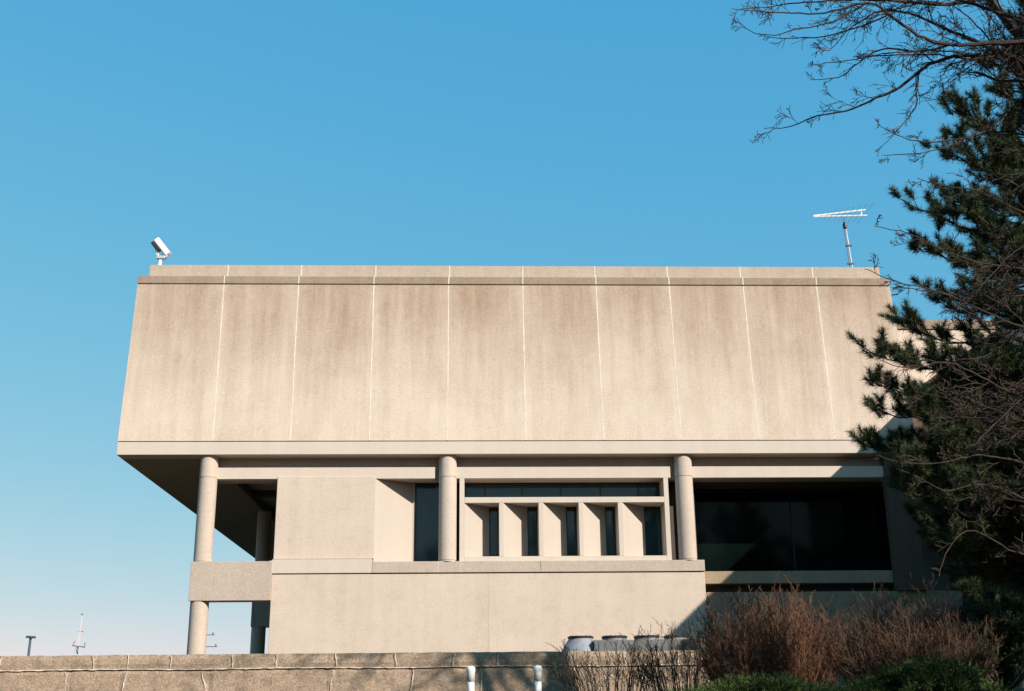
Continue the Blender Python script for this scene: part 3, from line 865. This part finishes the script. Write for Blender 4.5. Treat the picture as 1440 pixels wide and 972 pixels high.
# explicit branches on the visible side: (start z, tip x, tip y, tip z)
vis = [(12.2, 9.55, 17.9, 13.0), (11.6, 8.9, 17.6, 12.55), (11.0, 8.5, 18.3, 11.95), (10.6, 8.35, 17.5, 11.75), (10.4, 8.1, 18.0, 11.0),
       (9.9, 8.2, 17.4, 10.9), (9.6, 8.15, 18.2, 10.2), (9.2, 7.35, 17.8, 9.85), (9.0, 7.9, 17.2, 9.6), (8.7, 7.45, 18.0, 9.2),
       (8.2, 7.9, 17.5, 8.75), (7.9, 7.75, 18.2, 8.4), (7.4, 6.95, 17.8, 7.75), (7.0, 6.40, 17.9, 7.25), (6.9, 6.75, 17.5, 7.0),
       (6.6, 6.45, 18.1, 6.85), (6.2, 6.9, 17.6, 6.45), (6.3, 6.50, 18.0, 6.30), (5.6, 6.15, 17.9, 5.75), (5.2, 7.4, 17.7, 5.5),
       (4.9, 6.9, 18.1, 5.0), (4.5, 7.5, 17.6, 4.5), (4.0, 7.3, 17.9, 4.0), (3.5, 7.6, 17.6, 3.3), (7.8, 8.0, 16.9, 8.0), (5.0, 6.6, 17.5, 5.35), (5.6, 6.8, 18.3, 5.9), (5.8, 7.0, 17.2, 6.1), (4.6, 6.75, 17.8, 4.95), (4.3, 7.1, 18.4, 4.6), (5.3, 7.2, 17.3, 5.6), (4.0, 7.0, 17.5, 4.2), (5.0, 7.3, 18.2, 5.3), (4.6, 7.2, 16.9, 4.9), (6.6, 7.6, 16.9, 6.9)]
for z, x, y, zt in vis:
    pine_branch((TX, TY, z), (x, y, zt), .045, 1.15)
z = 3.2
while z < 14.3:
    rr = 3.3 * min(1, (14.8 - z) / 7.0) * (1 if z > 5 else .8)
    for k in range(7):
        a = rnd.uniform(0, 2 * math.pi)
        c = math.cos(a)
        r_ = rr * rnd.uniform(.6, 1.0)
        if c < -.3: r_ *= .72 if z > 6.5 else .95
        if c > .6 and rnd.random() < .5: continue
        pine_branch((TX, TY, z + rnd.uniform(-.2, .2)), (TX + r_ * c, TY + r_ * math.sin(a), z + rnd.uniform(.2, .7)), .04, .85)
    z += .36
br.build('branches', M['pinebark'], PT)
nd.build('needles', M['needle'], PT)
# pines added to shade the right side; all unseen but the short one
for (px_, py_, pz_, sc_, rot_, lb) in ((15.8, 12.2, 2.0, (1, 1, 1), 2.0, 'unseen tall pine added to shade the pine at the right edge'),
                                       (9.9, 9.4, 1.5, (.76, .76, .76), 4.0, 'unseen half grown pine added to shade the shrubs and stone wall'),
                                       (12.5, 22.6, 2.28, (1.1, 1.1, .60), 1.0, 'shorter broad pine added behind the tall one, darkening and hiding the end of the building'),
                                       (20.8, 14.0, 2.0, (1.1, 1.1, 1.1), 5.2, 'unseen tallest pine, far right, added to shade the others')):
    r_ = PT.copy(); COL.objects.link(r_); r_.location = (px_, py_, pz_); r_.scale = sc_; r_.rotation_euler.z = rot_
    r_['label'] = lb; r_['group'] = 'pine trees on the right'
    for ch in PT.children:
        c_ = ch.copy(); COL.objects.link(c_); c_.parent = r_
PT['group'] = 'pine trees on the right'

# red brown twiggy shrubs
def shrub(name, label, cx, cy, zb, W, D, H, n, mat, seed, group, up=.5, r=.0056, kids=7, depth=2):
    rnd = random.Random(seed)
    m = MB()
    for i in range(n):
        a = rnd.uniform(0, 2 * math.pi); q = math.sqrt(rnd.random())
        x, y = cx + W * .75 * q * math.cos(a), cy + D * .75 * q * math.sin(a)
        hh = H * (1 - .36 * q * q) * rnd.uniform(.5, 1.0)
        d = Vector((math.cos(a) * q * .45 - .05, math.sin(a) * q * .35, 1))
        grow(m, (x, y, zb), d, hh, r * rnd.uniform(.7, 1.2), depth, rnd, bend=.11, lift=.035, step=.08, kids=kids, ang=(18, 52), shrink=(.22, .45), rmin=.0021)
    return tag(m.build(name, mat, loc=(cx, cy, zb)), label, 'shrub', group)
G1 = 'bare shrubs in front of the stone wall'
shrub('bare_shrub', 'reddish brown leafless shrub, the tallest and reddest, in front of the building corner', 3.33, 13.3, 1.80, .82, .55, 1.26, 340, M['redtwig'], 21, G1)
shrub('bare_shrub', 'duller brown leafless shrub to the right of the reddish one, in shade under the pine', 4.90, 13.2, 1.80, .98, .55, 1.20, 380, M['dulltwig'], 22, G1)
shrub('bare_shrub', 'low sparse grey brown shrub in front of the stone wall, nearest the white pipes', 1.62, 14.2, 1.85, .74, .38, .82, 75, M['greytwig'], 23, G1, r=.005, kids=5)
shrub('bare_shrub', 'low grey brown shrub between the sparsest shrub and the tall reddish one', 2.45, 14.1, 1.85, .64, .42, .88, 100, M['greytwig'], 24, G1, r=.005, kids=5)

# low junipers
def juniper(label, cx, cy, zb, W, D, H, n, seed):
    from mathutils import noise
    rnd = random.Random(seed)
    m = MB()
    arms = []
    for i in range(70):                          # arching leader branches
        a = rnd.uniform(0, 2 * math.pi); q = rnd.uniform(.15, 1.0)
        L_ = q * rnd.uniform(.8, 1.1)
        ex, ey = cx + W * L_ * math.cos(a), cy + D * L_ * math.sin(a)
        h = H * (1.05 - .75 * q * q) * rnd.uniform(.7, 1.15)
        pts = []
        for k in range(9):
            t = k / 8
            pts.append(Vector((cx + (ex - cx) * t, cy + (ey - cy) * t, zb + h * math.sin(math.pi * .5 * min(1, t * 1.25)) + .02 * rnd.uniform(-1, 1))))
        m.tube(pts, [.007 - .005 * k / 8 for k in range(9)], 4, cap=False)
        arms.append(pts)
    for i in range(n):
        pts = arms[i % 70]
        t = 1 - abs(rnd.gauss(0, .38)); t = min(1, max(.1, t))
        k = min(7, int(t * 8)); b0 = pts[k].lerp(pts[k+1], t * 8 - k)
        dd = (pts[k+1] - pts[k]).normalized()
        d0 = (dd * .9 + rdir(rnd) * .9 + Vector((0, 0, .45))).normalized()
        Ls = rnd.uniform(.05, .17)
        for k in range(18):
            t = k / 18
            b = b0 + d0 * Ls * t
            q2 = (d0 + rdir(rnd) * .7).normalized()
            tip = b + q2 * rnd.uniform(.014, .032)
            w = q2.cross(rdir(rnd)).normalized() * .0038
            s_ = len(m.v); m.v += [tuple(b - w), tuple(b + w), tuple(tip)]; m.f.append((s_, s_+1, s_+2))
    return tag(m.build('juniper', M['juniper'], loc=(cx, cy, zb)), label, 'shrub', 'low green junipers in the bottom right foreground')
juniper('larger mounded green juniper below the duller brown shrub', 4.35, 11.5, 1.67, .88, .60, .31, 8000, 31)
juniper('flat spreading green juniper at the bottom edge below the reddish shrub', 2.85, 11.6, 1.68, 1.05, .50, .18, 6500, 32)

o_ = juniper('dark low evergreen in deep shade at the bottom right corner', 6.0, 13.4, 1.80, 1.0, .5, .95, 7000, 33)
o_.data.materials[0] = M['needle']
# ------------------------------------------------------------------ unseen trees added behind the camera to cut the horizon light
def light_blocking_trees():
    rnd = random.Random(77)
    m = MB()
    for i in range(110):
        az = R(58 + (302 - 58) * (i + rnd.uniform(-.3, .3)) / 110); rad = rnd.uniform(30, 40)
        x, y = rad * math.sin(az), 8 + rad * math.cos(az)
        h = rnd.uniform(13, 18); w = rnd.uniform(2.8, 4.4)
        m.tube([(x, y, -.2), (x, y, h * .5)], [.3, .2], 6)
        for k in range(75):
            t = rnd.random()
            a = rnd.uniform(0, 2 * math.pi); r_ = w * (1 - t * .8) * math.sqrt(rnd.random())
            c = Vector((x + r_ * math.cos(a), y + r_ * math.sin(a), h * (.10 + .9 * t)))
            for q in range(3):
                u_, v_ = rdir(rnd) * rnd.uniform(.6, 1.3), rdir(rnd) * rnd.uniform(.6, 1.3)
                n_ = len(m.v); m.v += [tuple(c), tuple(c + u_), tuple(c + v_)]; m.f.append((n_, n_ + 1, n_ + 2))
    tag(m.build('light_blocking_trees', M['needle'], loc=(0, -48, 0)), 'unseen belt of evergreens added behind the viewer to block horizon light', 'light_blocking_trees', kind='stuff')
light_blocking_trees()
